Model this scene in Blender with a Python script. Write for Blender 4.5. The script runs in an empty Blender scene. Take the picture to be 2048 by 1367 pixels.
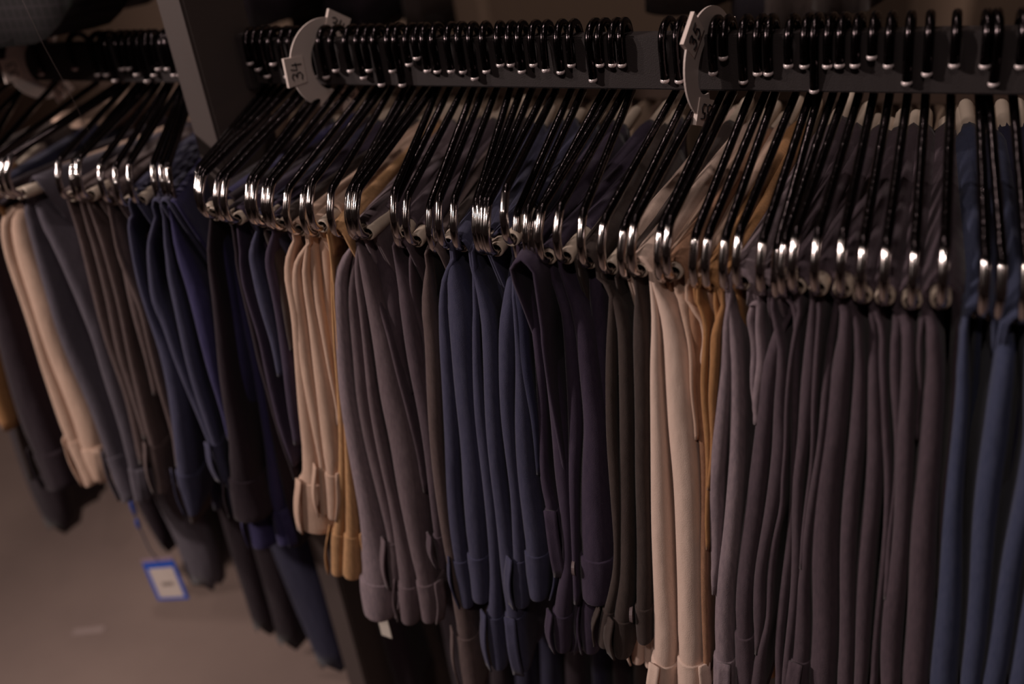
import bpy, bmesh, math, random
import numpy as np
from mathutils import Vector, Matrix
random.seed(7)
C = bpy.context.scene.collection
sc = bpy.context.scene

# ------------------------------------------------------------------ camera
F = 2005.04
YAW, PITCH, ROLL = -0.605926576, 0.479573683, -0.145610465
CAM = np.array([0.244426608, -0.783403806, 0.176516282])      # metres; x along the rail, z = 0 is the top of the rail
def frame():
    cy, sy, cp, sp = math.cos(YAW), math.sin(YAW), math.cos(PITCH), math.sin(PITCH)
    f = np.array([sy*cp, cy*cp, -sp]); r0 = np.array([cy, -sy, 0.0]); u0 = np.cross(r0, f)
    return f, math.cos(ROLL)*r0 + math.sin(ROLL)*u0, -math.sin(ROLL)*r0 + math.cos(ROLL)*u0
FW, RT, UP = frame()
def at(U, V, n, c):
    """point of the world plane n.p = c seen at this place of the photograph"""
    d = FW*F + RT*(U-1024) + UP*(683.5-V); n = np.array(n, float)
    return CAM + d*((c - CAM@n)/(d@n))
cam_d = bpy.data.cameras.new('camera'); cam = bpy.data.objects.new('camera', cam_d); C.objects.link(cam)
cam.matrix_world = Matrix(((RT[0], UP[0], -FW[0], CAM[0]), (RT[1], UP[1], -FW[1], CAM[1]), (RT[2], UP[2], -FW[2], CAM[2]), (0, 0, 0, 1)))
cam_d.sensor_width = 36; cam_d.lens = F*36/2048; cam_d.clip_start = .02
cam_d.dof.use_dof = True; cam_d.dof.focus_distance = 0.86; cam_d.dof.aperture_fstop = 2.6
sc.camera = cam

# ------------------------------------------------------------------ world, lights, exposure
FLOOR = -1.05
w = bpy.data.worlds.new('world'); sc.world = w; w.use_nodes = True
w.node_tree.nodes['Background'].inputs[0].default_value = (.9, .55, .5, 1)
w.node_tree.nodes['Background'].inputs[1].default_value = .011
def spot(loc, aim, power, col=(1, .835, .765), size=.05, angle=70, blend=.6):
    d = bpy.data.lights.new('ceiling_and_fill_spot', 'SPOT'); d.energy = power; d.color = col; d.shadow_soft_size = size
    d.spot_size = math.radians(angle); d.spot_blend = blend
    o = bpy.data.objects.new('ceiling_and_fill_spot', d); C.objects.link(o); o.location = loc
    o.rotation_euler = (Vector(aim)-Vector(loc)).to_track_quat('-Z', 'Y').to_euler()
    return o
spot((-2.0, -1.55, 1.15), (-.30, -.1, -.3), 132)
spot((.35, -1.8, 1.45), (-.05, -.1, -.3), 26)
spot((-2.6, -1.3, 1.25), (-1.0, -.1, -.4), 60)
spot((-.1, -.5, 1.5), (-.2, .05, -.1), 6)
spot((-.6, .1, 1.5), (-.5, .85, .2), 16, angle=110)  # fill lamp added to brighten the back wall
spot((-2.5, -.6, 1.2), (-1.5, -.4, -1.0), 26)
sc.view_settings.view_transform = 'Standard'; sc.view_settings.look = 'None'
sc.view_settings.exposure = 0; sc.view_settings.gamma = 1; sc.view_settings.use_curve_mapping = False

# ------------------------------------------------------------------ helpers
def lin(c): 
    c = c/255; return c/12.92 if c < .04045 else ((c+.055)/1.055)**2.4
def L(rgb): return tuple(lin(v) for v in rgb)+(1,)
MATS = {}
def mat(name, rgb, rough=.8, metal=0, bump=None, vary=None, sheen=0, spec=.5, trans=0):
    if name in MATS: return MATS[name]
    m = bpy.data.materials.new(name); m.use_nodes = True; nt = m.node_tree; b = nt.nodes['Principled BSDF']
    b.inputs['Base Color'].default_value = L(rgb); b.inputs['Roughness'].default_value = rough; b.inputs['Metallic'].default_value = metal
    b.inputs['Specular IOR Level'].default_value = spec; b.inputs['Sheen Weight'].default_value = sheen; b.inputs['Sheen Roughness'].default_value = .4
    tc = nt.nodes.new('ShaderNodeTexCoord')
    if vary:                                             # (scale, rgb2, stretch)
        mp = nt.nodes.new('ShaderNodeMapping'); mp.inputs['Scale'].default_value = vary[2]
        n = nt.nodes.new('ShaderNodeTexNoise'); n.inputs['Scale'].default_value = vary[0]; n.inputs['Detail'].default_value = 4
        r = nt.nodes.new('ShaderNodeValToRGB'); r.color_ramp.elements[0].position = .32; r.color_ramp.elements[1].position = .68
        r.color_ramp.elements[0].color = L(rgb); r.color_ramp.elements[1].color = L(vary[1])
        nt.links.new(tc.outputs['Object'], mp.inputs[0]); nt.links.new(mp.outputs[0], n.inputs[0]); nt.links.new(n.outputs[0], r.inputs[0]); nt.links.new(r.outputs[0], b.inputs['Base Color'])
    if bump:                                             # (scale, strength, distance)
        n = nt.nodes.new('ShaderNodeTexNoise'); n.inputs['Scale'].default_value = bump[0]; n.inputs['Detail'].default_value = 3
        bp = nt.nodes.new('ShaderNodeBump'); bp.inputs['Strength'].default_value = bump[1]; bp.inputs['Distance'].default_value = bump[2]
        nt.links.new(tc.outputs['Object'], n.inputs[0]); nt.links.new(n.outputs[0], bp.inputs['Height']); nt.links.new(bp.outputs[0], b.inputs['Normal'])
    MATS[name] = m
    return m
def fabric(name, rgb, rgb2=None):
    rgb2 = rgb2 or tuple(min(255, v*1.13) for v in rgb)
    if 'cloth_'+name in MATS: return MATS['cloth_'+name]
    m = mat('cloth_'+name, rgb, .92, 0, (1300, .5, .0006), (420, rgb2, (1, 1, .25)), .12, .25)
    nt = m.node_tree; bp = next(n for n in nt.nodes if n.type == 'BUMP'); tc = next(n for n in nt.nodes if n.type == 'TEX_COORD')
    mp = nt.nodes.new('ShaderNodeMapping'); mp.inputs['Scale'].default_value = (1.6, 1, .55); mp.inputs['Rotation'].default_value = (.4, .3, 0)
    n = nt.nodes.new('ShaderNodeTexNoise'); n.inputs['Scale'].default_value = 24; n.inputs['Detail'].default_value = 2
    b2 = nt.nodes.new('ShaderNodeBump'); b2.inputs['Strength'].default_value = .55; b2.inputs['Distance'].default_value = .007
    nt.links.new(tc.outputs['Object'], mp.inputs[0]); nt.links.new(mp.outputs[0], n.inputs[0]); nt.links.new(n.outputs[0], b2.inputs['Height']); nt.links.new(b2.outputs[0], bp.inputs['Normal'])
    return m                                             # soft, broad creases under the weave
FAB = {
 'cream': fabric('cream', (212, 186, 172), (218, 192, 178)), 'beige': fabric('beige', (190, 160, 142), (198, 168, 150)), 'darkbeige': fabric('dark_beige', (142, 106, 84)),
 'tan': fabric('tan', (170, 131, 94)), 'mustard': fabric('mustard', (152, 111, 74)), 'lightgrey': fabric('light_grey', (122, 108, 116), (140, 124, 130)),
 'grey': fabric('grey', (96, 82, 88), (108, 93, 98)), 'darkgrey': fabric('dark_grey', (76, 64, 72), (86, 72, 80)), 'taupe': fabric('taupe', (84, 70, 70), (94, 79, 78)),
 'slate': fabric('slate', (82, 76, 86), (90, 84, 94)), 'navy': fabric('navy', (60, 60, 84), (68, 67, 90)), 'royal': fabric('royal', (50, 46, 84), (56, 52, 90)),
 'purple': fabric('purple_navy', (57, 47, 66), (64, 53, 71)), 'black': fabric('black', (38, 28, 36), (44, 33, 41)), 'brown': fabric('brown_black', (60, 50, 48), (68, 57, 54)),
 'blue': fabric('blue', (60, 66, 92), (68, 73, 98)), 'ink': fabric('ink', (40, 40, 62)),
}
CHROME = mat('chrome_wire', (196, 188, 186), .13, 1, (60, .06, .001))
DARKW = mat('darkened_wire', (58, 52, 54), .2, 1, (110, .5, .0016))  # chrome toned dark to keep highlights off hook and diagonal
TIPM = mat('wire_end_glint', (246, 230, 230), .3, .25)  # near-white base paints the glint on the cut hook ends
SLEEVE = mat('white_plastic_sleeve', (205, 188, 172), .38)
BLACKM = mat('black_powder_coat', (50, 43, 44), .62, 0, (900, .5, .0006), None, 0, .4)
POSTM = mat('grey_brown_powder_coat', (84, 74, 72), .6, 0, (700, .4, .0006), None, 0, .4)
RINGM = mat('frosted_plastic', (218, 202, 196), .42)
LABELM = mat('paper_label', (232, 214, 206), .7)
INK = mat('marker_ink', (22, 20, 30), .6)

def link(o, parent=None, label=None, cat=None, group=None, kind=None):
    C.objects.link(o)
    if parent is not None: o.parent = parent
    if label: o['label'] = label
    if cat: o['category'] = cat
    if group: o['group'] = group
    if kind: o['kind'] = kind
    return o
def mesh_obj(name, verts, faces, m, parent=None, smooth=True, **kw):
    me = bpy.data.meshes.new(name); me.from_pydata([tuple(map(float, v)) for v in verts], [], faces); me.validate()
    me.materials.append(m)
    if smooth: me.polygons.foreach_set('use_smooth', [True]*len(me.polygons))
    bm = bmesh.new(); bm.from_mesh(me); bmesh.ops.recalc_face_normals(bm, faces=bm.faces); bm.to_mesh(me); bm.free()
    return link(bpy.data.objects.new(name, me), parent, **kw)
def bm_obj(name, bm, m, parent=None, smooth=False, **kw):
    me = bpy.data.meshes.new(name); bm.to_mesh(me); bm.free(); me.materials.append(m)
    if smooth: me.polygons.foreach_set('use_smooth', [True]*len(me.polygons))
    return link(bpy.data.objects.new(name, me), parent, **kw)
def box(bm, x0, x1, y0, y1, z0, z1, bev=0.0):
    r = bmesh.ops.create_cube(bm, size=1); 
    bmesh.ops.scale(bm, vec=(x1-x0, y1-y0, z1-z0), verts=r['verts']); bmesh.ops.translate(bm, vec=((x0+x1)/2, (y0+y1)/2, (z0+z1)/2), verts=r['verts'])
    if bev: bmesh.ops.bevel(bm, geom=list({e for v in r['verts'] for e in v.link_edges}), offset=bev, segments=2, affect='EDGES')
def rings(rs, caps=True):
    """closed rings (equal length) to verts and faces"""
    n = len(rs[0]); vs = [p for r in rs for p in r]; fs = []
    for i in range(len(rs)-1):
        for j in range(n):
            k = (j+1) % n; fs.append((i*n+j, i*n+k, (i+1)*n+k, (i+1)*n+j))
    if caps: fs.append(tuple(range(n))[::-1]); fs.append(tuple((len(rs)-1)*n+j for j in range(n)))
    return vs, fs
def fillet(pts, rads, seg=6):
    """2-D polyline with rounded corners"""
    out = [np.array(pts[0], float)]
    for i in range(1, len(pts)-1):
        p, a, b = (np.array(q, float) for q in (pts[i], pts[i-1], pts[i+1])); r = rads[i]
        u = (a-p)/np.linalg.norm(a-p); v = (b-p)/np.linalg.norm(b-p)
        if r <= 0: out.append(p); continue
        ang = math.acos(max(-1, min(1, u@v))); t = min(r/math.tan(ang/2), .48*np.linalg.norm(a-p), .48*np.linalg.norm(b-p))
        A, B = p+u*t, p+v*t
        for k in range(seg+1):
            s = k/seg; out.append((1-s)**2*A + 2*s*(1-s)*(p*.55+(A+B)*.225) + s*s*B)
    out.append(np.array(pts[-1], float)); return out
def tube(path, r, n=10, round_ends=True):
    """tube along a 3-D path"""
    P = [np.array(p, float) for p in path]; rs = []; ref = None
    for i, p in enumerate(P):
        t = P[min(i+1, len(P)-1)]-P[max(i-1, 0)]; t /= np.linalg.norm(t)
        if ref is None: ref = np.array([1., 0, 0]) if abs(t[0]) < .9 else np.array([0, 1., 0])
        a = ref-t*(ref@t); a /= np.linalg.norm(a); b = np.cross(t, a); ref = a
        rr = r[i] if hasattr(r, '__len__') else r
        if round_ends and i == 0: rs.append([p-t*rr*.45+rr*.55*(a*math.cos(q)+b*math.sin(q)) for q in np.linspace(0, 2*math.pi, n, endpoint=False)])
        rs.append([p+rr*(a*math.cos(q)+b*math.sin(q)) for q in np.linspace(0, 2*math.pi, n, endpoint=False)])
        if round_ends and i == len(P)-1: rs.append([p+t*rr*.45+rr*.55*(a*math.cos(q)+b*math.sin(q)) for q in np.linspace(0, 2*math.pi, n, endpoint=False)])
    return rings(rs)

# ------------------------------------------------------------------ setting
bm = bmesh.new(); box(bm, -4.5, 2.5, -3.2, 1.0, FLOOR-.05, FLOOR)
bm_obj('floor', bm, mat('worn_concrete', (122, 104, 98), .7, 0, (30, .1, .004), (3.2, (136, 117, 109), (1, 1, 1))), kind='structure', label='worn grey-brown concrete shop floor')
WALL = .85
bm = bmesh.new(); box(bm, -4.5, 2.5, WALL, WALL+.1, FLOOR, 1.6)
bm_obj('wall_back', bm, mat('brown_plaster', (128, 106, 90), .9, 0, (50, .1, .002)), kind='structure', label='plain brown-beige wall behind the racks')

# ------------------------------------------------------------------ rack: rails, upright post
BH, BD = .045, .020                                     # rail height and depth
PY0, PY1 = -.060, .026
pA = at(393, 296, (0, 1, 0), PY0)[0]; pB = at(442, 296, (0, 1, 0), PY0)[0]
def rail(x0, x1, label):
    bm = bmesh.new(); box(bm, x0, x1, 0, BD, -BH, 0, .0012)
    return bm_obj('clothes_rail', bm, BLACKM, label=label, cat='rail', group='black flat garment rails')
t = bpy.data.objects.new('rack_upright', None); link(t, label='tall grey-black steel upright post between the two trouser rails', cat='post'); t.location = (pA, 0, FLOOR)
bm = bmesh.new(); box(bm, 0, pB-pA, PY0, PY1, 0, 2.2, .003); bm_obj('post', bm, POSTM, t)
bm = bmesh.new(); box(bm, -.012, pB-pA+.012, PY0-.03, PY1+.03, -.0, .008, .002); bm_obj('foot_plate', bm, POSTM, t)
for sgn, xx in ((1, pB-pA),):
    bm = bmesh.new(); a, b = (xx+.0005, xx+.014) if sgn > 0 else (xx-.014, xx-.0005); box(bm, a, b, -.004, .024, -FLOOR-BH-.006, -FLOOR+.008, .002)
    bm_obj('rail_bracket', bm, BLACKM, t)
rail(pB+.015, .62, 'black flat steel rail right of the upright post, crowded with hangers')
rail(-2.2, pA-.001, 'black flat steel rail left of the upright post, out of focus')

# ------------------------------------------------------------------ hangers
ZR, SF = -.134, -.172                                    # rod axis height, front of the hanger (from the rail's centre)
arc = [(-.0165*math.cos(a), -.006+.0165*math.sin(a)) for a in np.linspace(0, math.pi, 12)]
low = fillet([(.0165, -.006), (.0165, -.050), (-.164, -.092), (-.1765, -.110), (-.1765, -.134), (-.150, -.134), (.172, -.134)], [0, .012, .012, .012, .0105, .0, 0], 7)
def build_hanger(tz=-.027):
    """tz: how far down the free end of the hook reaches"""
    path = [(0, s, z) for s, z in [(-.0165, tz), (-.0165, (tz-.006)/2)] + arc + low[1:]]
    vs, fs = tube(path, .0035, 12)
    o = mesh_obj('trouser_hanger', vs, fs, DARKW)
    o.data.materials.append(CHROME)
    for pl in o.data.polygons:
        if pl.center[1] < -.158 and pl.center[2] < -.093: pl.material_index = 1
    bt_ = bmesh.new(); bmesh.ops.create_uvsphere(bt_, u_segments=12, v_segments=8, radius=.0040); bmesh.ops.scale(bt_, vec=(1, 1, .7), verts=bt_.verts); bmesh.ops.translate(bt_, vec=(0, -.0165, tz-.0006), verts=bt_.verts)
    bm_obj('hook_tip', bt_, TIPM, o, smooth=True)
    # white sleeve with an open front mouth, slid over the rod
    P = [(-.1655, .0), (-.150, 0), (-.05, 0), (.06, 0), (.178, 0)]; rs = []
    ang = np.linspace(0, 2*math.pi, 14, endpoint=False)
    prof = [(-.155, .0040), (-.1625, .0044), (-.1640, .0055), (-.1625, .0067), (-.150, .0069), (0, .0069), (.172, .0066), (.178, .0054), (.180, .002)]
    for s, r in prof: rs.append([(r*math.cos(q), s, ZR+r*math.sin(q)) for q in ang])
    vs, fs = rings(rs, False); fs.append(tuple((len(prof)-1)*14+j for j in range(14)))
    s = mesh_obj('plastic_sleeve', vs, fs, SLEEVE, o)
    return o
BACK_Y = BD/2
H = []                                                   # x of hook, yaw, pitch, front x ...
TIPS = [(-40,145,-190,345),(-15,150,-150,340),(16,135,-110,350),(25,153,-70,352),(77,143,-42,350),(147,133,-18,345),(194,149,5,347),(213,149,22,338),(228,161,102,356),(241,137,128,362),(254,136,139,352),(272,147,146,346),(290,158,180,365),(305,153,206,377),
 (314,142,227,376),(333,142,235,366),(345,155,268,378),(350,150,283,378),(356,148,297,384),
 (498,124,386,372),(515,138,390,374),(533,151,396,380),(546,132,402,382),(571,145,430,393),(591,159,446,393),(608,150,488,404),(625,150,501,400),(650,154,522,410),(670,141,535,408),(699,144,565,425),(723,151,597,430),
 (736,135,616,405),(758,160,650,430),(780,132,684,440),(801,165,690,428),(816,126,696,420),(833,120,709,420),(852,140,774,436),(870,135,776,462),(900,143,803,445),(922,142,843,480),(947,158,866,452),
 (970,140,895,458),(998,129,937,470),(1019,124,948,458),(1041,140,958,462),(1064,121,967,458),(1092,144,1006,412),(1117,132,1022,490),(1140,122,1045,478),(1182,160,1059,495),(1198,125,1074,470),(1224,131,1112,465),(1242,127,1156,485),
 (1326,152,1196,500),(1354,162,1232,525),(1384,123,1258,500),(1423,136,1308,525),(1445,115,1330,500),(1483,164,1376,545),(1512,131,1401,545),(1534,145,1437,550),(1575,123,1468,527),(1607,131,1513,553),(1625,169,1540,580),
 (1653,131,1557,555),(1678,123,1583,528),(1709,132,1628,530),(1743,113,1680,530),(1776,130,1719,557),(1813,160,1766,560),(1854,141,1824,573),(1908,130,1885,557),
 (1970,129,1968,598),(1990,150,2003,618),(2042,129,2052,612),(2080,135,2098,630),(2125,130,2150,640)]
PROTOS = {}
for i, (tu, tv, bu, bv) in enumerate(TIPS):
    tp = at(tu, tv, (0, 1, 0), -.0075); fp = at(bu, bv, (0, 1, 0), BACK_Y+SF)
    sy = (tp[0]-fp[0])/(-SF-.017) ; sy = max(-.55, min(.45, sy)); yaw = math.asin(sy)
    ph = max(-.16, min(.16, (fp[2]+.106)/-SF*.8))
    hx = fp[0] - SF*math.sin(yaw)
    tz = min((-.015, -.021, -.027, -.034, -.041), key=lambda q: abs(q-(tp[2]+ph*.015)))
    if tz not in PROTOS: o = PROTOS[tz] = build_hanger(tz)
    else:
        o = PROTOS[tz].copy(); C.objects.link(o)
        for ch in PROTOS[tz].children:
            c = ch.copy(); C.objects.link(c); c.parent = o
    o.location = (hx, BACK_Y, 0); o.rotation_euler = (-ph, 0, -yaw)
    H.append(dict(o=o, x=hx, yaw=yaw, ph=ph, fx=fp[0], fy=BACK_Y+SF*math.cos(yaw), zr=ZR-ph*SF*1.0, bu=bu, used=False))
EXPO = [(709, .03), (803, .018), (866, .015), (1006, .05), (967, .02), (1112, .032), (1196, .034), (616, .02), (5, .02), (1540, .012), (1628, .014), (1680, .014), (1719, .012), (1766, .014), (1824, .016), (1885, .014), (2003, .018)]   # hangers whose sleeve shows in front of the cloth
# ------------------------------------------------------------------ trousers
K = .15                                                   # how far the front folds lean towards the room as they hang
def smooth_track(P, n):
    P = np.array(P, float); z = P[:, 2]; s = np.r_[0, np.cumsum(np.linalg.norm(np.diff(P[:, :3], axis=0), axis=1))]
    q = np.linspace(0, s[-1], n); out = np.stack([np.interp(q, s, P[:, k]) for k in range(P.shape[1])], 1)
    for _ in range(max(1, n//14)):
        o2 = out.copy(); o2[1:-1] = (out[:-2]+2*out[1:-1]+out[2:])/4; out = o2
    return out
def section(c, T, h, N, wd, D, back=.0018, flute=0.0, ph=0.0):
    """cross-section of a pressed trouser leg: round front crease, flat panel running back; c = middle of the front fold"""
    pts = []; a = wd/2; nose = min(.016, a*1.15)
    for q in np.linspace(-90, 90, 9):
        q = math.radians(q); pts.append(c + N*a*math.sin(q) + h*(nose*(1-math.cos(q))))
    st = (.10, .22, .38, .56, .76, .94)
    for k in st: pts.append(c + h*(nose+(D-nose)*k) + N*(a*(1-k)**1.7+back + flute*math.sin(ph+k*7)*k))
    pts.append(c + h*D)
    for k in st[::-1]: pts.append(c + h*(nose+(D-nose)*k) - N*(a*(1-k)**1.7+back - flute*math.sin(ph+k*7)*k))
    return pts
def sweep(tr, h):
    """tr rows: x y z width depth ; returns rings"""
    rs = []; n = len(tr); prevN = None
    for i in range(n):
        t = tr[min(i+1, n-1), :3]-tr[max(i-1, 0), :3]; t = t - h*(t@h); t /= np.linalg.norm(t)
        N = np.cross(t, h); N /= np.linalg.norm(N)
        if prevN is not None and N@prevN < 0: N = -N
        prevN = N
        rs.append(section(tr[i, :3], t, h, N, tr[i, 3], tr[i, 4], flute=.0005, ph=i*.35))
    return rs
def column_track(col, d):
    rows = []
    for (v, uL, uR) in col:
        n = (0, 1, -K); c = -.145+K*.135+d
        a = at(uL, v, n, c); b = at(uR, v, n, c); m = (a+b)/2
        wd = max(.0032, abs(b[0]-a[0])*.98)
        rows.append([m[0], m[1], m[2], wd])
    return rows
def build_pair(label, short, colour, cols, hk, hem=None, dt=None, loops=((-.55,), (.6,)), button=False):
    """cols: list of (d, stations, band_v or None); each is one leg folded over the rod"""
    hg = hk; hg['used'] = True
    m = FAB[colour]; h = np.array([math.sin(hg['yaw']), math.cos(hg['yaw']), -math.sin(hg['ph'])]); h /= np.linalg.norm(h)
    xm = hg['fx'] + (-.04-hg['fy'])*math.tan(hg['yaw'])
    DT = .085 if pA-.012 < xm < pB+.012 else .285
    DT = dt or DT
    root = bpy.data.objects.new('folded_trousers', None); link(root, label=label, cat='trousers', group='folded trousers on the rails')
    root.location = (hg['fx'], hg['fy'], hg['zr'])
    off = np.array(root.location)
    hx, zr = hg['fx'], hg['zr']
    hg['short'] = short
    side0 = None
    for ci, (d, st, bv) in enumerate(cols):
        tr = column_track(st, d); tr = [r for r in tr]
        top = tr[0]; side = 1 if (np.mean([r[0] for r in tr[:2]]) > hx+.002) else -1
        if side0 is None: side0 = side
        yt = top[1]+next((e for b_, e in EXPO if b_ == hg['bu']), 0); R = .0087 + .0025*ci; dz = yt-hg['fy']; xr = hx + dz*math.tan(hg['yaw'])
        while len(tr) > 1 and tr[0][2] > zr-.006: tr.pop(0)
        # bottom up
        rows = [[*r, DT+.10*min(1, max(0, (zr-r[2])/.45))] for r in tr[::-1]]
        r0 = rows[-1]
        up = [[xr+side*R, yt, zr-.010, .0040, DT], [xr+side*R*.95, yt, zr+.002, .0034, DT], [xr+side*R*.55, yt, zr+.0079, .0032, DT], [xr, yt, zr+.0098+.0025*ci, .0032, DT],
              [xr-side*R*.55, yt, zr+.0079, .0032, DT], [xr-side*R*.95, yt, zr+.002, .0034, DT], [xr-side*(R+.0005), yt+.004, zr-.012, .004, DT*.95]]
        hz = (hem or -.56-.05*random.random())
        down = [[xr-side*(R+.0015), yt+.035, zr-.10, .006, DT*.8], [xr-side*(R+.002), yt+.055, zr-.25, .007, DT*.7], [xr-side*(R+.002), yt+.06, hz, .007, DT*.63]]
        seq_a = smooth_track(rows+[up[0]], 30); seq_c = smooth_track([up[-1]]+down, 14)
        full = np.vstack([seq_a, np.array(up[1:-1]), seq_c])
        # small irregular folds along the way
        for i in range(3, 26):
            s = i/29; full[i, 0] += .0012*math.sin(s*9+ci*2+hx*70)*math.sin(s*math.pi); full[i, 1] += .0025*math.sin(s*6.5+hx*90+ci)*math.sin(s*math.pi)
        if bv:                                            # waistband: stations below bv
            zb = column_track([(bv, st[-1][1], st[-1][2])], d)[0][2]
            nb = int(np.searchsorted(full[:30, 2], zb)); nb = max(3, min(12, nb))
            bandtr = full[:nb+1].copy(); z0 = bandtr[0, 2]
            q = np.linspace(0, 1, 9); bt = np.stack([np.interp(q, np.linspace(0, 1, len(bandtr)), bandtr[:, k]) for k in range(5)], 1)
            bt[:, 3] += .0022; bt[:, 1] -= .0014; bt[:, 4] += .003
            full[:nb, 3] *= np.linspace(.72, .94, nb); full[:nb, 1] += .002
            full[nb:nb+2, 3] *= .93
            rb = sweep(bt, h); edge = [[p+(np.array(bt[-1, :3])-p)*.10+np.array([0, 0, .0012]) for p in rb[-1]]]
            e0 = [[p+(np.array(bt[0, :3])-p)*.12+np.array([0, 0, -.001]) for p in rb[0]]]
            vs, fs = rings([[p-off for p in r] for r in (e0+rb+edge)])
            wb = mesh_obj('waistband', vs, fs, m, root)
            N = np.array([h[1], -h[0], 0]); N /= np.linalg.norm(N)
            for lp in loops[ci % len(loops)]:
                a = lp; path = []
                for j, s in enumerate(np.linspace(-.02, 1.10, 8)):
                    b = bt[0] + (bt[-1]-bt[0])*s; aw = b[3]/2+.0012; nose = min(.016, aw*1.15)
                    out = .0026+.0034*math.sin(max(0, min(1, s))*math.pi)
                    c = b[:3] + N*(aw+out)*math.sin(a*math.pi/2) + h*(nose*(1-math.cos(a*math.pi/2))-out*math.cos(a*math.pi/2))
                    tn = N*math.cos(a*math.pi/2)+h*math.sin(a*math.pi/2)*.9; tn /= np.linalg.norm(tn); nn = np.cross(tn, [0, 0, 1])
                    hw, ht = min(.0056, aw*.75+.001), .0009
                    path.append([c+tn*hw*sx+nn*ht*sn - off for sx, sn in ((-1, -1), (-.5, -1.3), (.5, -1.3), (1, -1), (1, 1), (.5, .8), (-.5, .8), (-1, 1))])
                vs, fs = rings(path); mesh_obj('belt_loop', vs, fs, m, root)
            if button and ci == len(cols)-1:
                bmx = bmesh.new(); bmesh.ops.create_cone(bmx, cap_ends=True, segments=20, radius1=.0075, radius2=.0068, depth=.0028)
                b = bt[6]; c = b[:3]-N*(b[3]/2+.002)+h*.004-off
                mt = Matrix.Translation(Vector(c)) @ Vector((-1, -.35, 0)).to_track_quat('Z', 'Y').to_matrix().to_4x4()
                bmesh.ops.transform(bmx, matrix=mt, verts=bmx.verts); bm_obj('button', bmx, mat('horn_button', (112, 98, 100), .3), root, label='dark shiny trouser button')
        vs, fs = rings([[p-off for p in r] for r in sweep(full, h)])
        mesh_obj('leg', vs, fs, m, root)
    return root

P = []                                                    # (short, colour, hanger u, [(d, stations, band v)], opts)
def pair(short, colour, hk, *cols, **kw): P.append((short, colour, hk, cols, kw))
pair('navy trousers far left at the frame edge', 'ink', -42, (.01, [(400,-60,-40),(500,-34,-14),(600,-8,8),(700,16,30),(830,50,74)], None), (.02, [(400,-40,-20),(560,-8,12),(700,32,50),(850,76,96)], None))
pair('dark trousers with low waist at the far left', 'black', -18, (.0, [(430,-70,-50),(600,-40,-5),(740,0,40),(860,34,84),(925,60,112),(980,84,130)], 925))
pair('mustard trousers at the far left frame edge', 'mustard', -70, (.0, [(500,-110,-90),(700,-50,-20),(800,-22,6),(862,4,24)], None), dt=.1, hem=-.25)
pair('beige trousers with a buttoned-down waist loop, far left', 'beige', 5, (0, [(365,-14,2),(430,-6,10),(500,2,17),(600,31,50),(730,67,86),(860,113,136),(915,140,160),(972,164,184)], 915), (.004, [(350,4,12),(430,8,33),(500,17,52),(600,50,88),(730,86,122),(860,134,176),(912,150,190),(961,182,201)], 912))
pair('smoke grey trousers with wide smooth panel, far left', 'slate', 22, (.004, [(352,22,34),(403,34,50),(476,54,70),(578,84,104),(690,118,140),(826,170,196),(943,212,236),(1003,236,262)], 948), (.0, [(350,36,44),(432,68,84),(578,134,152),(680,180,202),(791,212,237),(855,230,254),(950,250,276),(1000,262,285)], 950))
pair('taupe trousers, first of the four thin folds', 'taupe', 103, (0, [(400,135,141),(455,150,158),(505,163,174),(593,186,200),(695,212,226),(797,246,262),(930,276,292)], None))
pair('taupe trousers, second of the thin folds', 'taupe', 128, (0, [(400,159,166),(491,180,192),(608,210,224),(710,233,248),(776,255,270),(880,283,302)], None))
pair('taupe trousers with gathered waist, third thin fold', 'taupe', 139, (0, [(400,176,184),(491,201,212),(608,230,242),(710,250,262),(797,271,286),(900,300,316),(985,312,330)], 905))
pair('plum taupe trousers beside the blue ones', 'taupe', 180, (.002, [(405,192,198),(511,232,240),(622,280,291),(730,303,316),(790,316,328),(890,345,356),(934,350,362)], None), (.006, [(415,214,224),(500,236,250),(622,262,282),(730,290,303),(790,304,316)], None))
pair('navy trousers with a standing belt loop, right of the taupe ones', 'navy', 227, (0, [(425,250,256),(491,259,268),(579,275,286),(666,301,312),(701,312,336),(788,333,360),(890,350,378),(972,357,391),(1030,378,392)], 970), loops=((-.75,),))
pair('thin navy trousers left of the royal blue ones', 'navy', 268, (0, [(420,271,278),(494,291,300),(608,304,322),(643,326,342),(730,353,368),(802,378,392),(899,417,430),(975,452,462)], None))
pair('navy trousers with a creased lower fold', 'navy', 283, (0, [(418,294,302),(555,332,346),(686,367,386),(802,396,414),(875,417,432),(960,446,456)], 905))
pair('royal blue trousers with broad flat side left of the black ones', 'royal', 297, (.004, [(425,317,326),(520,352,374),(599,376,404),(701,409,432),(788,432,448),(881,455,464)], None))
pair('black trousers with a tall belt loop below the post', 'black', 390, (0, [(405,396,404),(525,409,422),(628,420,438),(730,433,456),(875,455,486),(970,453,500),(1043,466,520)], 974), loops=((-.85,),))
pair('blue-violet trousers peeping out under the black waistband', 'royal', 396, (.02, [(440,430,438),(600,450,462),(800,478,495),(960,488,505),(1030,484,520),(1096,498,538)], 1034), (.03, [(440,440,448),(700,490,500),(900,530,545),(1030,540,562),(1090,552,579)], 1034))
pair('black trousers, first right of the tall-looped pair', 'black', 430, (.004, [(432,443,449),(525,470,478),(642,490,502),(730,508,520),(788,529,540),(861,552,562),(960,586,592)], None))
pair('dark plum trousers left of the slim navy pair', 'purple', 446, (.0, [(438,464,468),(555,482,489),(672,511,521),(750,523,536),(852,552,562),(934,584,589)], None))
pair('slim navy trousers left of the beige ones', 'navy', 488, (0, [(435,467,474),(514,491,508),(599,514,534),(686,537,554),(753,552,564)], None))
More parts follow.
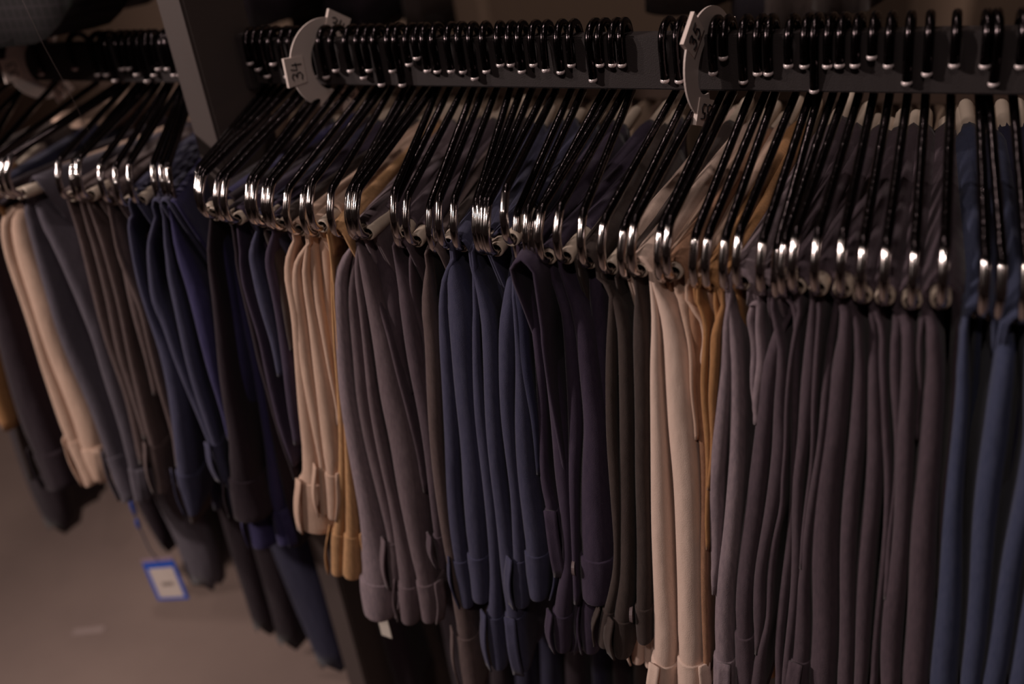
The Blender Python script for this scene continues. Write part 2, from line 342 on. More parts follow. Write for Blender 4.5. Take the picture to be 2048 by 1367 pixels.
pair('purple-navy trousers just left of the beige ones', 'purple', 522, (0, [(452,510,517),(525,523,540),(628,543,561),(730,561,580),(802,569,590),(890,584,598)], None))
pair('brown-black trousers touching the beige ones', 'brown', 535, (.004, [(455,522,528),(525,541,553),(613,560,572),(701,577,586)], None))
pair('beige trousers with wide belt loop, first of the beige pairs', 'beige', 565, (0, [(462,545,560),(532,560,577),(634,580,600),(751,586,608),(838,589,622),(932,598,632),(985,589,645),(1064,594,655)], 990), loops=((-.35,),))
pair('beige trousers, second of the beige pairs', 'beige', 597, (0, [(470,572,582),(532,580,592),(634,583,604),(751,600,622),(838,616,640),(926,636,648),(1028,642,652)], 950), (.0, [(472,584,598),(561,598,613),(663,613,632),(800,630,660),(897,639,674),(967,650,674),(1037,655,673)], 968))
pair('pinkish beige trousers with crossing thin folds', 'beige', 616, (.004, [(464,610,628),(605,624,640),(707,648,658),(800,668,676),(850,672,680)], None), (.01, [(464,630,658),(663,650,664),(780,668,674)], None))
pair('tan trousers with rounded waist hanging lower than the beige ones', 'tan', 650, (.0, [(540,660,664),(692,665,672),(780,671,680),(868,673,686),(1014,672,688),(1090,660,686),(1150,662,684)], 1090), (.0, [(565,665,669),(692,673,678),(780,680,686),(868,686,694),(926,687,699),(1014,687,708),(1090,687,713),(1157,684,716)], 1092), loops=((-.8,), (.8,)))
pair('light grey trousers right of the tan ones', 'lightgrey', 684, (0, [(470,661,672),(546,661,686),(663,667,691),(800,677,708),(926,694,732),(999,706,742),(1072,715,755),(1188,718,782),(1240,727,776)], 1203), loops=((.9,),))
pair('grey trousers tucked behind the light grey ones', 'grey', 690, (.006, [(470,683,692),(600,690,706),(707,703,724),(795,711,733),(897,728,753),(999,750,773),(1090,772,792),(1176,780,800)], 1100))
pair('grey wool trousers with two hanging waist folds', 'grey', 698, (0, [(461,696,704),(532,703,716),(649,718,730),(795,733,750),(897,752,773),(999,774,793),(1100,784,813),(1180,790,831),(1247,800,829)], 1186), (.0, [(465,704,724),(532,714,740),(576,720,748),(678,735,777),(800,750,802),(897,773,826),(999,790,843),(1100,812,850),(1180,830,866),(1244,842,868)], 1184), loops=((-.75,), (.75,)))
pair('dark grey trousers with a thin line fold', 'darkgrey', 712, (.006, [(470,722,728),(576,741,749),(678,776,784),(800,808,817),(882,824,833),(985,845,852)], None), (.012, [(475,730,762),(590,757,787),(692,785,803),(800,812,822)], None))
pair('dark grey trousers with small stitched cuff-like waist', 'darkgrey', 776, (0, [(500,779,792),(564,790,816),(649,801,834),(751,813,848),(850,830,858),(950,848,870),(1043,864,881),(1080,866,886),(1134,880,889)], 1080))
pair('thin charcoal fold between two dark grey pairs', 'darkgrey', 803, (.006, [(508,816,822),(590,823,832),(678,840,848),(800,850,857)], None))
pair('long taupe trousers hanging low left of the navy ones', 'taupe', 843, (0, [(508,838,850),(605,838,866),(700,845,876),(800,850,878),(912,862,886),(1000,874,900),(1100,888,910),(1200,900,932),(1300,911,952),(1385,925,962)], 1302), loops=((-.7,),))
pair('black-brown trousers behind the first navy fold', 'brown', 866, (.008, [(505,852,860),(600,862,872),(750,872,880)], None))
pair('navy trousers, leftmost of the navy block', 'navy', 895, (0, [(487,883,888),(557,878,890),(703,875,901),(840,878,909),(995,891,919),(1133,906,937),(1214,924,943)], 1134), (0, [(470,888,904),(528,886,915),(615,890,943),(703,901,946),(840,909,950),(995,918,962),(1136,937,974),(1205,945,976)], 1136), loops=((-.7,), (.8,)))
pair('longest navy trousers, waist lowest in the navy block', 'navy', 937, (0, [(510,938,943),(645,945,958),(840,950,973),(1010,963,990),(1171,979,997),(1265,972,1006),(1338,985,1010)], 1266), (0, [(513,952,962),(621,958,988),(689,962,993),(840,972,1003),(1010,988,1017),(1156,996,1031),(1262,1012,1046),(1342,1030,1057)], 1264), loops=((-.6,), (-.1,)))
pair('navy trousers, rightmost of the navy block', 'navy', 967, (0, [(500,994,1010),(645,993,1025),(732,996,1027),(840,1002,1029),(995,1016,1038),(1142,1022,1049),(1214,1028,1053)], 1144), (0, [(625,1022,1030),(674,1025,1036),(840,1028,1060),(995,1036,1076),(1098,1043,1090),(1140,1046,1090),(1200,1058,1089)], 1138), loops=((-.5,), (.9,)))
pair('dark navy trousers fading behind the navy block', 'ink', 1022, (.002, [(515,1017,1034),(645,1031,1055),(732,1043,1063),(840,1061,1075),(950,1072,1080)], None))
pair('plum navy trousers with a narrow looped waist', 'purple', 1045, (.004, [(540,1044,1052),(645,1056,1073),(840,1075,1093),(966,1080,1098),(1040,1092,1118),(1083,1094,1124),(1145,1106,1132)], 1040), loops=((.1,),))
pair('plum navy trousers with scalloped low waist', 'purple', 1059, (0, [(530,1078,1084),(674,1078,1101),(840,1092,1125),(966,1104,1138),(1060,1124,1144),(1140,1124,1148),(1237,1100,1138),(1303,1110,1136)], 1240), (.012, [(1060,1136,1144),(1140,1132,1152),(1237,1132,1154),(1300,1134,1150)], 1240))
pair('dark plum trousers with a silver button', 'purple', 1112, (0, [(516,1125,1139),(645,1123,1147),(840,1127,1158),(966,1134,1153),(1083,1141,1154),(1210,1145,1157)], None))
pair('plum navy trousers with a plain broad waistband', 'purple', 1156, (0, [(520,1142,1165),(655,1147,1179),(772,1153,1192),(860,1157,1204),(960,1151,1210),(1130,1152,1220),(1208,1158,1214)], 1132), button=True, loops=((),))
pair('plum navy trousers hanging below the broad waistband', 'purple', 1196, (.012, [(538,1170,1193),(612,1176,1209),(685,1186,1212),(802,1202,1214),(960,1198,1216),(1100,1176,1215),(1210,1155,1196),(1305,1164,1192)], 1216))
pair('brown-black trousers, left fold of the brown group', 'brown', 1232, (0, [(565,1226,1231),(641,1211,1230),(743,1208,1231),(880,1211,1233),(960,1216,1238),(1109,1228,1240),(1180,1220,1240),(1243,1200,1222),(1294,1196,1221)], 1243), (0, [(545,1242,1252),(626,1231,1256),(772,1231,1262),(880,1234,1264),(990,1239,1268),(1168,1238,1268),(1243,1220,1262),(1315,1226,1258)], 1246), loops=((-.8,), (-.5,)))
pair('brown-black trousers with a dark button beside the cream ones', 'brown', 1258, (0, [(553,1252,1269),(667,1260,1293),(880,1265,1295),(1109,1267,1297),(1222,1266,1298),(1286,1272,1298)], 1224), button=True, loops=((),))
pair('small cream waistband showing under the brown-black ones', 'cream', 1250, (.03, [(700,1262,1280),(1200,1266,1286),(1270,1258,1287),(1326,1262,1284)], 1275), (.03, [(700,1282,1292),(1200,1286,1300),(1275,1288,1306),(1333,1290,1304)], 1280))
pair('cream trousers with two broad bright folds', 'cream', 1308, (0, [(530,1318,1324),(626,1302,1316),(743,1296,1318),(880,1295,1327),(1079,1297,1339),(1168,1298,1341),(1287,1299,1347),(1345,1294,1347),(1410,1296,1345)], 1350), (0, [(540,1325,1338),(655,1317,1363),(772,1322,1378),(880,1328,1387),(960,1337,1393),(1109,1342,1399),(1198,1346,1401),(1345,1348,1403),(1410,1350,1400)], 1350), loops=((-.2,), (.6,)))
pair('beige trousers right of the broad cream ones', 'beige', 1330, (.004, [(545,1340,1368),(603,1352,1374),(685,1372,1382),(802,1384,1391),(880,1388,1395)], None))
pair('dark beige trousers left of the mustard ones', 'darkbeige', 1376, (.006, [(597,1370,1396),(700,1376,1404),(800,1386,1406),(880,1392,1410),(1000,1396,1414),(1200,1402,1418),(1350,1404,1418)], None))
pair('beige trousers with thin edge left of the mustard ones', 'beige', 1401, (.003, [(565,1384,1397),(646,1398,1408),(740,1402,1408)], None))
pair('mustard trousers between beige and light grey', 'mustard', 1437, (0, [(576,1418,1427),(646,1406,1418),(763,1400,1416),(880,1404,1420),(960,1406,1416),(1100,1410,1418)], None), (0, [(580,1427,1437),(675,1417,1438),(792,1415,1435),(880,1419,1428),(980,1412,1420)], None))
pair('ochre trousers squeezed against the light grey ones', 'mustard', 1445, (.003, [(590,1441,1450),(700,1436,1444),(745,1432,1440)], None))
pair('light grey heather trousers right of the mustard ones', 'lightgrey', 1468, (0, [(564,1452,1459),(646,1444,1459),(763,1434,1458),(900,1424,1454),(1049,1413,1444),(1190,1422,1430)], None), (0, [(564,1459,1474),(705,1458,1485),(900,1453,1485),(1094,1440,1477),(1198,1428,1469),(1300,1424,1467),(1400,1422,1469)], 1332), loops=((),(.1,)))
pair('light grey heather trousers pinched in thin folds', 'lightgrey', 1513, (.006, [(590,1496,1504),(646,1489,1506),(763,1503,1515),(850,1506,1516)], None), (.004, [(605,1512,1525),(675,1508,1526),(763,1505,1525),(850,1504,1518)], None))
pair('charcoal trousers with curved waist seam', 'darkgrey', 1540, (0, [(575,1566,1572),(661,1545,1564),(749,1521,1555),(851,1507,1542),(960,1490,1529),(1109,1475,1516),(1228,1470,1504),(1298,1470,1509),(1400,1470,1506)], 1299), loops=((),))
pair('charcoal trousers with a wavy front crease', 'darkgrey', 1557, (0, [(582,1572,1583),(719,1556,1575),(822,1544,1568),(900,1537,1570),(975,1528,1560),(1079,1518,1541),(1153,1508,1531),(1230,1504,1533),(1310,1508,1516)], None), (0, [(600,1584,1591),(719,1575,1584),(822,1568,1578),(900,1570,1579),(975,1560,1569),(1019,1562,1572),(1079,1540,1553),(1153,1526,1543),(1252,1531,1541),(1302,1512,1531),(1400,1490,1526)], None))
pair('charcoal trousers in two thin folds left of the long looped pair', 'darkgrey', 1583, (.004, [(588,1586,1599),(705,1585,1599),(822,1582,1598),(900,1579,1592),(1000,1574,1588),(1150,1560,1580),(1270,1550,1568),(1400,1548,1562)], None), (.0, [(585,1603,1631),(763,1598,1629),(900,1595,1618),(960,1586,1609),(1139,1578,1598),(1200,1574,1592),(1350,1562,1578),(1400,1560,1576)], None))
pair('charcoal trousers with a square belt loop at the bottom edge', 'darkgrey', 1628, (0, [(600,1636,1643),(763,1628,1641),(900,1617,1627),(1000,1606,1617),(1139,1597,1607)], None), (0, [(588,1645,1662),(763,1640,1657),(900,1634,1646),(960,1624,1641),(1079,1609,1626),(1198,1590,1617),(1300,1578,1619),(1400,1568,1615)], 1352), loops=((),(-.1,)))
pair('grey-violet trousers with a very broad panel', 'darkgrey', 1680, (0, [(610,1686,1706),(687,1672,1701),(749,1656,1700),(900,1641,1694),(960,1630,1688),(1139,1612,1680),(1258,1617,1675),(1400,1612,1670)], None))
pair('grey-violet trousers right of the broad panel', 'darkgrey', 1719, (0, [(640,1712,1721),(740,1705,1729),(878,1693,1728),(960,1688,1724),(1150,1680,1714),(1400,1671,1706)], None))
pair('grey-violet trousers below the fourth ringed hanger from the right', 'darkgrey', 1766, (0, [(620,1744,1756),(755,1735,1760),(878,1729,1762),(960,1726,1763),(1150,1714,1753),(1400,1705,1731)], None), (.003, [(632,1758,1767),(755,1760,1777),(878,1763,1781),(960,1765,1783),(1150,1756,1769),(1400,1736,1752)], None))
pair('brown-grey trousers below the large ringed hanger', 'darkgrey', 1824, (.004, [(640,1785,1801),(755,1780,1804),(878,1784,1801),(960,1784,1795),(1200,1765,1780)], None), (0, [(640,1803,1828),(786,1803,1834),(960,1794,1832),(1090,1782,1818),(1227,1760,1808),(1280,1756,1806),(1400,1760,1800)], None))
pair('brown-grey trousers left of the blue ones', 'darkgrey', 1885, (.004, [(640,1842,1850),(755,1832,1844),(880,1830,1838)], None), (0, [(640,1856,1878),(786,1844,1889),(960,1834,1887),(1139,1817,1875),(1400,1800,1857)], None), (.008, [(600,1903,1912),(755,1900,1912),(880,1894,1905),(1200,1872,1886)], None))
pair('blue trousers, left of the two blue pairs', 'blue', 1968, (0, [(620,1926,1949),(755,1914,1939),(960,1896,1933),(1188,1876,1926),(1400,1855,1918)], None))
pair('blue trousers, second blue pair at the right', 'blue', 2003, (0, [(650,2010,2036),(694,2000,2036),(816,1974,2026),(960,1956,2012),(1188,1939,1986),(1400,1919,1964)], None))
pair('dark blue trousers cut by the right frame edge', 'blue', 2052, (0, [(690,2052,2082),(900,2048,2092),(1000,2032,2077),(1090,2016,2062),(1237,1988,2037),(1400,1961,2012)], None), (0, [(690,2110,2140),(900,2095,2142),(1237,2045,2097),(1400,2014,2067)], None))
def trim(s, n):
    w_ = s.replace(',', '').split()[:n]
    while w_[-1] in ('the', 'of', 'by', 'a', 'with', 'in', 'two', 'under', 'and', 'at', 'right', 'left', 'than', 'low', 'far', 'silver', 'three'): w_.pop()
    return ' '.join(w_)
# each pair on its own hanger, in the order they hang
PS = sorted(P, key=lambda p: p[2]); HS = sorted(H, key=lambda h: h['bu']); n, m_ = len(PS), len(HS)
INF = 1e9; cost = [[INF]*(m_+1) for _ in range(n+1)]; cost[0] = [0]*(m_+1)
for i in range(1, n+1):
    for j in range(i, m_+1):
        cost[i][j] = min(cost[i][j-1], cost[i-1][j-1]+abs(PS[i-1][2]-HS[j-1]['bu'])**1.5)
asg = {}; i, j = n, m_
while i > 0:
    if cost[i][j] == cost[i][j-1]: j -= 1
    else: asg[PS[i-1][0]] = HS[j-1]; i -= 1; j -= 1
for short, colour, hk, cols, kw in P:
    build_pair(short, short, colour, cols, asg[short], **kw)
# pairs pressed deep between the others
mains = sorted([(h['fx'], h['short'], h) for h in H if h['used']], key=lambda t: t[0])
cnt = {}
for h in H:
    if h['used']: continue
    near = min(mains, key=lambda t: abs(t[0]-h['fx']) + (0 if t[0] > h['fx'] else .03))
    rel = 'left' if near[0] > h['fx'] else 'right'; k = (near[1], rel); cnt[k] = cnt.get(k, 0)+1
    ordw = ('just', 'second', 'third', 'fourth', 'fifth')[cnt[k]-1]
    nc = next(p[1] for p in P if p[0] == near[1])
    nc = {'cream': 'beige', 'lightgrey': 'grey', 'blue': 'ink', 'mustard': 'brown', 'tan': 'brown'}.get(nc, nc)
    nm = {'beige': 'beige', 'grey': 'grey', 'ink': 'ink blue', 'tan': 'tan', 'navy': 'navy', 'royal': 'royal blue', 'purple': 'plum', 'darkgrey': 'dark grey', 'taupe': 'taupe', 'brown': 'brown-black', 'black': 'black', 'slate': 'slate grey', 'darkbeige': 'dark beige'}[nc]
    if nc in ('darkgrey', 'grey', 'taupe') and len(cnt) % 2: nc, nm = 'black', 'black'  # some grey and taupe fillers blackened, standing in for shaded gaps
    short = f"{nm} trousers pressed in {ordw} {rel} of the {trim(near[1], 9)}"
    xa, ya, za = h['fx'], h['fy']+.03, h['zr']
    def stn(dx, zz):                                       # stations in world space, handed over as rows
        return [xa+dx, ya-K*(za-zz), zz]
    h['filler'] = (short, nc)
_ct = column_track
def column_track(col, d):
    return _ct(col, d) if not isinstance(col[0], str) else [list(r) for r in col[1]]
for h in H:
    if 'filler' not in h: continue
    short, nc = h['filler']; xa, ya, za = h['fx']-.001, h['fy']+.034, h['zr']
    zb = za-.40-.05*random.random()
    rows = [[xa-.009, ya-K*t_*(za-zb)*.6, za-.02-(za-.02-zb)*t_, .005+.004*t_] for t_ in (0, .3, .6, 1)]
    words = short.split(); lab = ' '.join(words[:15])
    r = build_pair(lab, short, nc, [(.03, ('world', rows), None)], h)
for h in H:
    h['o']['label'] = trim('chrome wire hanger carrying the ' + h['short'], 16); h['o']['category'] = 'hanger'; h['o']['group'] = 'chrome trouser hangers on the rails'
# ------------------------------------------------------------------ size rings on the rails
def digit_strokes(t):
    D = {'3': [[(.05, .88), (.3, 1), (.55, .9), (.5, .65), (.22, .55)], [(.22, .55), (.55, .48), (.6, .2), (.35, .0), (.02, .1)]],
         '4': [[(.15, 1), (.02, .45), (.6, .5)], [(.5, .85), (.42, -.05)]],
         '5': [[(.6, 1), (.15, .97), (.1, .58), (.45, .6), (.58, .3), (.4, .03), (.05, .06)]]}
    out = []; x = 0
    for ch in t:
        out += [[(px+x, py) for px, py in s] for s in D[ch]]; x += .78
    return out, x-.1
def lettering(text, size, parent, origin, ux, uy, nz):
    """pen strokes in the plane ux,uy lying on a surface"""
    st, wd = digit_strokes(text); vs, fs = [], []
    for s in st:
        pts = [np.array(origin)+ux*((px-wd/2)*size)+uy*((py-.5)*size)+nz*.0003 for px, py in s]
        a, b = tube(pts, .0006, 6); o = len(vs); vs += a; fs += [tuple(i+o for i in f) for f in b]
    return mesh_obj('handwritten_number', vs, fs, INK, parent, label='size number in black marker')
def size_ring(u, v, yaw, text, label, tilt=0.0):
    p = at(u, v, (0, 1, 0), BD/2)
    root = bpy.data.objects.new('size_ring', None); link(root, label=label, cat='size divider', group='size rings on the rails')
    root.location = (p[0], BD/2, -BH/2-.002); root.rotation_euler = (tilt, 0, -yaw)
    RO, RI, TH = .0450, .027, .0016
    a0, a1 = math.radians(48), math.radians(48+262)        # opening at the back; angle 0 = +y, 90 = up
    front, back = [], []
    n = 44; vs = []; fs = []
    for i in range(n+1):
        a = a0+(a1-a0)*i/n
        ro, ri = RO, RI
        for x in (TH/2, -TH/2):
            vs.append((x, ro*math.cos(a), ro*math.sin(a))); vs.append((x, ri*math.cos(a)*.72, ri*math.sin(a)*1.0))
    for i in range(n):
        b = i*4; c = b+4
        fs += [(b, c, c+1, b+1), (b+2, b+3, c+3, c+2), (b, b+2, c+2, c), (b+1, c+1, c+3, b+3)]
    fs += [(0, 1, 3, 2), (n*4, n*4+2, n*4+3, n*4+1)]
    ring = mesh_obj('ring', vs, fs, RINGM, root, smooth=False)
    # raised label pads: front, bottom, top back
    for ang in (178, 292, 58):
        a = math.radians(ang); er = np.array([0, math.cos(a), math.sin(a)]); et = np.array([0, -math.sin(a), math.cos(a)]); nx = np.array([1., 0, 0])
        c = er*(RO+RI)/2*1.10; hw, hh = .0145, .0125
        P8 = [c+er*sx*hh+et*sy*hw+nx*sn for sn in (-.0017, .0017) for sx, sy in ((-.85, -.9), (.95, -1), (.95, 1), (-.85, .9))]
        mesh_obj('label_pad', P8, [(0, 1, 2, 3), (7, 6, 5, 4), (0, 4, 5, 1), (1, 5, 6, 2), (2, 6, 7, 3), (3, 7, 4, 0)], LABELM, root, smooth=False)
        # rim rib on the outer edge of each pad
        lettering(text, .0125, root, c+nx*.0020, et*(-1), er, nx)
    return root
size_ring(655, 130, .24, '34', 'round white plastic size ring reading 34, next to the upright post')
size_ring(1420, 128, .10, '35', 'white plastic size ring reading 35, turned nearly edge-on, right half of the rail', -.75)
size_ring(84, 135, .1, '33', 'blurred white plastic size ring reading 33 at the far left')

# ------------------------------------------------------------------ legs hanging long behind the front folds
def back_leg(label, colour, st, y, D, end_wave=.009, hangx=None, cat='trousers', thick=1.0):
    rows = []
    for (v, uL, uR) in st:
        a = at(uL, v, (0, 1, 0), y); b = at(uR, v, (0, 1, 0), y); m = (a+b)/2; rows.append([m[0], y, m[2], abs(b[0]-a[0])*.9*thick, D])
    rows = rows[::-1]; topx = rows[-1][0]; rows.append([topx, y, -.16, .008, D*.9])
    tr = smooth_track(rows, 26); h = np.array([-.1, .995, 0]); rs = sweep(tr, h)
    rs[0] = [p+np.array([0, 0, end_wave*math.sin(i*2.1)]) for i, p in enumerate(rs[0])]
    root = bpy.data.objects.new('hanging_trouser_leg', None); link(root, label=label, cat=cat, group='trouser legs hanging long behind the front folds')
    root.location = tuple(tr[0, :3]); off = np.array(root.location)
    vs, fs = rings([[p-off for p in r] for r in rs]); mesh_obj('leg', vs, fs, FAB[colour], root)
back_leg('smoke grey unhemmed trouser leg hanging over the floor beside the blue tag', 'slate', [(855,252,330),(926,268,352),(1010,300,380),(1084,338,408),(1130,356,420),(1168,366,424)], -.09, .10)
back_leg('narrow black trouser leg behind the blue tag string', 'black', [(960,245,285),(1020,268,302),(1060,290,318),(1100,322,334)], -.04, .12)
back_leg('black unhemmed trouser leg below the navy waistband, left one', 'black', [(1000,420,470),(1115,452,500),(1228,490,530),(1262,500,540)], -.07, .12)
back_leg('black unhemmed trouser leg below the black waistband', 'black', [(1000,470,520),(1115,500,548),(1228,532,580),(1290,546,592)], -.06, .12)
back_leg('dark navy unhemmed trouser leg reaching lowest beside the post', 'ink', [(1060,512,600),(1150,548,630),(1230,580,656),(1300,612,676),(1335,626,684)], -.06, .13)
back_leg('black trouser leg at the far left over the floor', 'black', [(900,20,80),(960,40,100),(1010,60,116),(1058,86,126)], -.05, .13)
back_leg('black trousers hanging right of the post foot', 'black', [(1120,700,760),(1250,742,790),(1400,790,838)], -.02, .12)
back_leg('cream trouser leg standing out as a thin bright strip near the bottom', 'cream', [(1180,765,775),(1235,777,792),(1367,812,836),(1420,826,852)], .02, .03)
back_leg('dark brown trouser leg right of the thin cream strip', 'brown', [(1180,785,850),(1260,800,858),(1400,842,905)], .05, .10)
back_leg('black trouser leg under the dark grey waistbands', 'black', [(1150,850,920),(1300,880,960),(1420,905,990)], .0, .14)
for i, (u0, u1, col, nm) in enumerate(((965, 1010, 'black', 'below the longest navy waistband'), (1015, 1060, 'ink', 'below the rightmost navy waistband'), (1066, 1110, 'ink', 'below the plum looped waist'), (1115, 1165, 'black', 'below the scalloped plum waist'), (1170, 1205, 'ink', 'left of the brown-black waistbands'), (1212, 1250, 'black', 'under the brown-black waistbands'), (1252, 1300, 'brown', 'left of the cream trousers'))):
    back_leg(('ink blue' if col == 'ink' else 'brown-black' if col == 'brown' else 'black')+' trouser leg hanging in shadow '+nm, col, [(1100, u0, u1), (1250, u0+4, u1+4), (1420, u0+10, u1+8)], -.05, .16)
for i, (u0, nm) in enumerate(((1420, 'shadowed between the cream and light grey trousers'),)):
    back_leg('dark trouser leg '+nm, 'darkgrey', [(900, u0-10, u0+15), (1150, u0-18, u0+10), (1420, u0-22, u0+8)], -.06, .16)

# ------------------------------------------------------------------ price tags
def hang_tag():
    y = -.10
    TL, TR, BR, BL = at(283, 1123, (0, 1, 0), y), at(345, 1117, (0, 1, 0), y), at(372, 1193, (0, 1, 0), y), at(316, 1200, (0, 1, 0), y)
    root = bpy.data.objects.new('price_tag', None); link(root, label='blue-bordered white price tag dangling on a blue string over the floor', cat='price tag'); root.location = tuple((TL+TR)/2)
    off = np.array(root.location); ex = (TR-TL); ey = (BL-TL); nz = np.cross(ex, ey); nz /= np.linalg.norm(nz)
    if nz@(CAM-TL) < 0: nz = -nz
    def q(name, a, b, c, d, m, lift, th=.0006, **kw):
        P4 = [TL+ex*x+ey*y_ for x, y_ in ((a, c), (b, c), (b, d), (a, d))]
        P8 = [p+nz*lift-off for p in P4]+[p+nz*(lift-th)-off for p in P4]
        return mesh_obj(name, P8, [(0, 1, 2, 3), (7, 6, 5, 4), (0, 4, 5, 1), (1, 5, 6, 2), (2, 6, 7, 3), (3, 7, 4, 0)], m, root, smooth=False, **kw)
    q('card', 0, 1, 0.03, 1, mat('blue_card', (8, 84, 196), .5), 0, .0012)
    q('card_top_edge', 0, 1, -.05, .03, mat('lilac_card', (150, 128, 150), .6), .0001, .001, label='pale lilac top edge')
    q('sticker', .12, .90, .19, .93, mat('tag_paper', (214, 200, 192), .6), .0003, .0003, label='white paper sticker')
    g = mat('faded_print', (128, 112, 106), .8)
    vs = []; fs = []
    for k in range(9):
        x0 = .36+.042*k; o = len(vs); P4 = [TL+ex*x+ey*yy for x, yy in ((x0, .54), (x0+.026, .54), (x0+.026, .64), (x0, .64))]
        vs += [p+nz*.0005-off for p in P4]; fs.append((o, o+1, o+2, o+3))
    mesh_obj('print', vs, fs, g, root, smooth=False, label='small grey printed block')
    s0 = at(262, 1000, (0, 1, 0), y); s1 = at(277, 1050, (0, 1, 0), y); s2 = at(300, 1100, (0, 1, 0), y); s3 = TL*.45+TR*.55
    vs, fs = tube([s-off for s in (s0, s1, s2, s3)], .0011, 6); mesh_obj('string', vs, fs, mat('grey_string', (70, 78, 104), .8), root)
    for a, b, r in ((0, .55, .0036), (.75, 1.12, .0032)):
        p0 = s0+(s1-s0)*a; p1 = s0+(s1-s0)*b; pm = (p0+p1)/2
        vs, fs = tube([p0-off, pm-off, p1-off], [r*.7, r, r*.7], 8); mesh_obj('string_seal', vs, fs, MATS['blue_card'], root)
hang_tag()
a = at(764, 1232, (0, 1, 0), -.19); 
bm = bmesh.new(); box(bm, a[0]-.0075, a[0]+.0075, a[1]-.0005, a[1]+.0005, a[2]-.030, a[2]+.012, .0003)
bm_obj('care_label', bm, mat('satin_label', (214, 206, 196), .5), label='small white fabric label poking out under the light grey waistband', cat='label')

# ------------------------------------------------------------------ jackets on the upper rail, hems just above the trouser rail
plaid = mat('plaid_wool', (44, 35, 42), .95, 0, (900, .4, .0006))
nt = plaid.node_tree; b = nt.nodes['Principled BSDF']; tc = nt.nodes.new('ShaderNodeTexCoord'); outs = []
for ax in ('X', 'Z'):
    wv = nt.nodes.new('ShaderNodeTexWave'); wv.wave_type = 'BANDS'; wv.bands_direction = ax; wv.inputs['Scale'].default_value = 26
    nt.links.new(tc.outputs['Object'], wv.inputs[0]); pw = nt.nodes.new('ShaderNodeMath'); pw.operation = 'POWER'; pw.inputs[1].default_value = 5; nt.links.new(wv.outputs['Fac'], pw.inputs[0]); outs.append(pw)
mx = nt.nodes.new('ShaderNodeMath'); mx.operation = 'ADD'; nt.links.new(outs[0].outputs[0], mx.inputs[0]); nt.links.new(outs[1].outputs[0], mx.inputs[1])
mc = nt.nodes.new('ShaderNodeMix'); mc.data_type = 'RGBA'; mc.inputs['A'].default_value = L((17, 12, 15)); mc.inputs['B'].default_value = L((36, 29, 34)); nt.links.new(mx.outputs[0], mc.inputs['Factor']); nt.links.new(mc.outputs['Result'], b.inputs['Base Color'])
def jacket(label, m, xc, yc, zhem, wd, dp, ht, corner=.05, yaw=0, sleeve=True):
    """hanging jacket: front-facing width wd (x), depth dp (y), rounded lower front corners, shoulders, two sleeves"""
    root = bpy.data.objects.new('suit_jacket', None); link(root, label=label, cat='jacket', group='jackets on the upper rail'); root.location = (xc, yc, zhem); root.rotation_euler = (0, 0, yaw)
    rs = []; n = 40
    for k in range(15):
        z = ht*k/14; t = k/14; wf = 1 - .10*math.sin(t*math.pi)*1.0; 
        if t > .86: wf *= 1-.75*((t-.86)/.14)**2
        ring_ = []
        for j in range(n):
            a = 2*math.pi*j/n; ca, sa = math.cos(a), math.sin(a)
            x = wd/2*wf*math.copysign(abs(ca)**.7, ca); y = dp/2*math.copysign(abs(sa)**.6, sa)*(1-.25*t)
            lift = corner*max(0, (abs(x)/(wd/2)-.55)/.45)**2.2 if k == 0 else (corner*.6*max(0, (abs(x)/(wd/2)-.55)/.45)**2.2 if k == 1 else 0)
            ring_.append((x+.006*math.sin(a*3+k*.4), y+.008*math.sin(a*4+1), z+lift+.002*math.sin(a*5)*(k == 0)))
        rs.append(ring_)
    vs, fs = rings(rs); mesh_obj('body', vs, fs, m, root)
    if sleeve:
        for s in (-1, 1):
            path = [(s*(wd/2-.02), -.01, ht*.90), (s*(wd/2+.035), -.02, ht*.72), (s*(wd/2+.045), -.03, ht*.45), (s*(wd/2+.03), -.045, .10)]
            tr = smooth_track([[*p, 0] for p in path], 12)[:, :3]; vs, fs = tube(tr, list(np.linspace(.062, .046, 12)), 16); mesh_obj('sleeve', vs, fs, m, root)
    return root
p = at(20, 92, (0, 1, 0), -.05)
jacket('dark checked jacket with its hem hanging over the left rail', plaid, p[0]-.060, -.045, p[2]+.006, .50, .11, .62, .075, 0.12, False)
p = at(230, 25, (0, 1, 0), .13)
jacket('plain black jacket behind the checked one, top left', FAB['black'], p[0]-.10, .13, p[2]+.0, .30, .14, .6, .03, 0, False)
for lab, mt_, u, v, y, wd, dp, cr in (('black jacket hem above the rail just right of the post', 'black', 520, 40, .45, .26, .14, .02), ('dark jacket hem behind the rail, above the size ring by the post', 'black', 700, 62, .52, .18, .12, .02),
        ('dark narrow jacket edge above the middle of the rail', 'brown', 868, 66, .60, .045, .10, .01), ('dark brown jacket edge at the top beside the right size ring', 'brown', 1392, 10, .45, .10, .12, .01),
        ('grey jacket hem hanging behind the right half of the rail', 'slate', 1528, 44, .50, .06, .08, .04), ('brown-black jacket hem hanging behind the right half of the rail', 'brown', 1618, 46, .45, .085, .10, .02), ('brown jacket edge just showing at the top right', 'brown', 1712, 8, .45, .08, .10, .01)):
    p = at(u, v, (0, 1, 0), y); jacket(lab, FAB[mt_], p[0], y, p[2], wd, dp, .7, cr, 0, False)
# loose thread hanging from the checked jacket
q0 = at(40, -10, (0, 1, 0), -.16); q1 = at(88, 92, (0, 1, 0), -.16); q2 = at(180, 268, (0, 1, 0), -.16)
vs, fs = tube([q0, (q0+q1)/2, q1, q1*.5+q2*.5+np.array([.002, 0, 0]), q2], .00012, 5); mesh_obj('loose_thread', vs, fs, mat('grey_thread', (120, 104, 100), .8), label='hair-thin loose thread hanging down from the checked jacket', cat='thread')

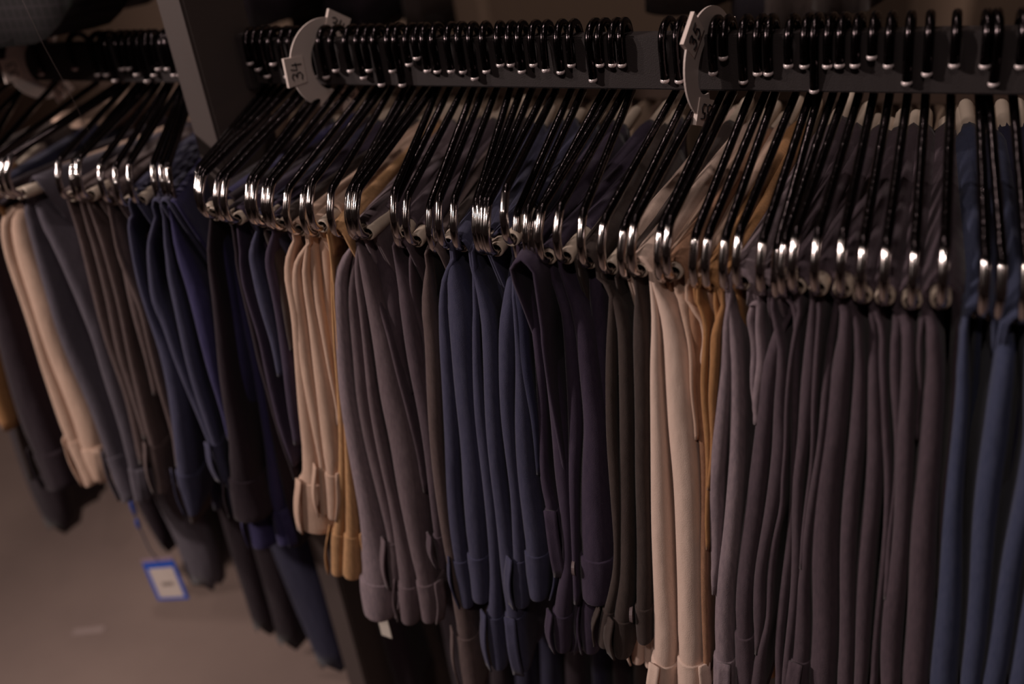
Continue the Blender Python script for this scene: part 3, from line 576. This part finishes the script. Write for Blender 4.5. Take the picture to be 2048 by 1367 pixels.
# ------------------------------------------------------------------ second rack behind
bm = bmesh.new(); pr = at(1250, 196, (0, 1, 0), .46); box(bm, -2.0, 1.2, .455, .475, pr[2], pr[2]+.05, .002)
bm_obj('rear_rail', bm, mat('brown_rail', (62, 44, 34), .6), label='brown wooden rail of the rack behind, mostly hidden', cat='rail')
gm = [mat('cream_cotton', (132, 112, 96), .9), mat('brown_cotton', (70, 50, 40), .9), mat('sand_cotton', (108, 88, 72), .9)]
u = 560; i = 0; rng = random.Random(3)
names = ('cream', 'brown', 'sand')
def rear_garment(x, wd, k, top, lab):
    rs = []
    for j in range(9):
        t = j/8; z = top-.62*t; ww = wd*(.35+.65*min(1, t*9))
        rs.append([(x+ww/2*math.cos(a)+.003*math.sin(3*t+i), .46+.14*math.sin(a)*(.25+.75*min(1, t*5))+.0, z) for a in np.linspace(0, 2*math.pi, 16, endpoint=False)])
    vs, fs = rings(rs); mesh_obj('hanging_shirt', vs, fs, gm[k], label=lab, cat='shirt', group='slim garments on the rack behind')
x = -1.05
while x < .62:
    k = (0, 1, 0, 2, 1)[i % 5]; wd = rng.uniform(.012, .022)
    rear_garment(x, wd, k, pr[2]-.004, names[k]+' slim garment edge in the row on the rack behind, out of focus'); x += wd+rng.uniform(.002, .009); i += 1
# beige cloths folded behind the left rail
for u, v, lab in ((215, 215, 'upper'), (200, 245, 'lower')):
    p = at(u, v, (0, 1, 0), .12); bm = bmesh.new(); box(bm, p[0]-.07, p[0]+.05, .06, .28, p[2]-.02, p[2], .008)
    bm_obj('folded_cloth', bm, FAB['beige'], smooth=True, label=lab+' of the two blurred beige cloths behind the left rail', cat='cloth')
# scrap of paper on the floor
p = at(178, 1261, (0, 0, 1), FLOOR); bm = bmesh.new(); box(bm, -.03, .03, -.008, .008, 0, .001); o = bm_obj('paper_scrap', bm, mat('dull_paper', (150, 132, 128), .8), label='small pale scrap lying on the floor, lower left', cat='paper scrap'); o.location = (p[0], p[1], FLOOR); o.rotation_euler = (0, 0, .55)
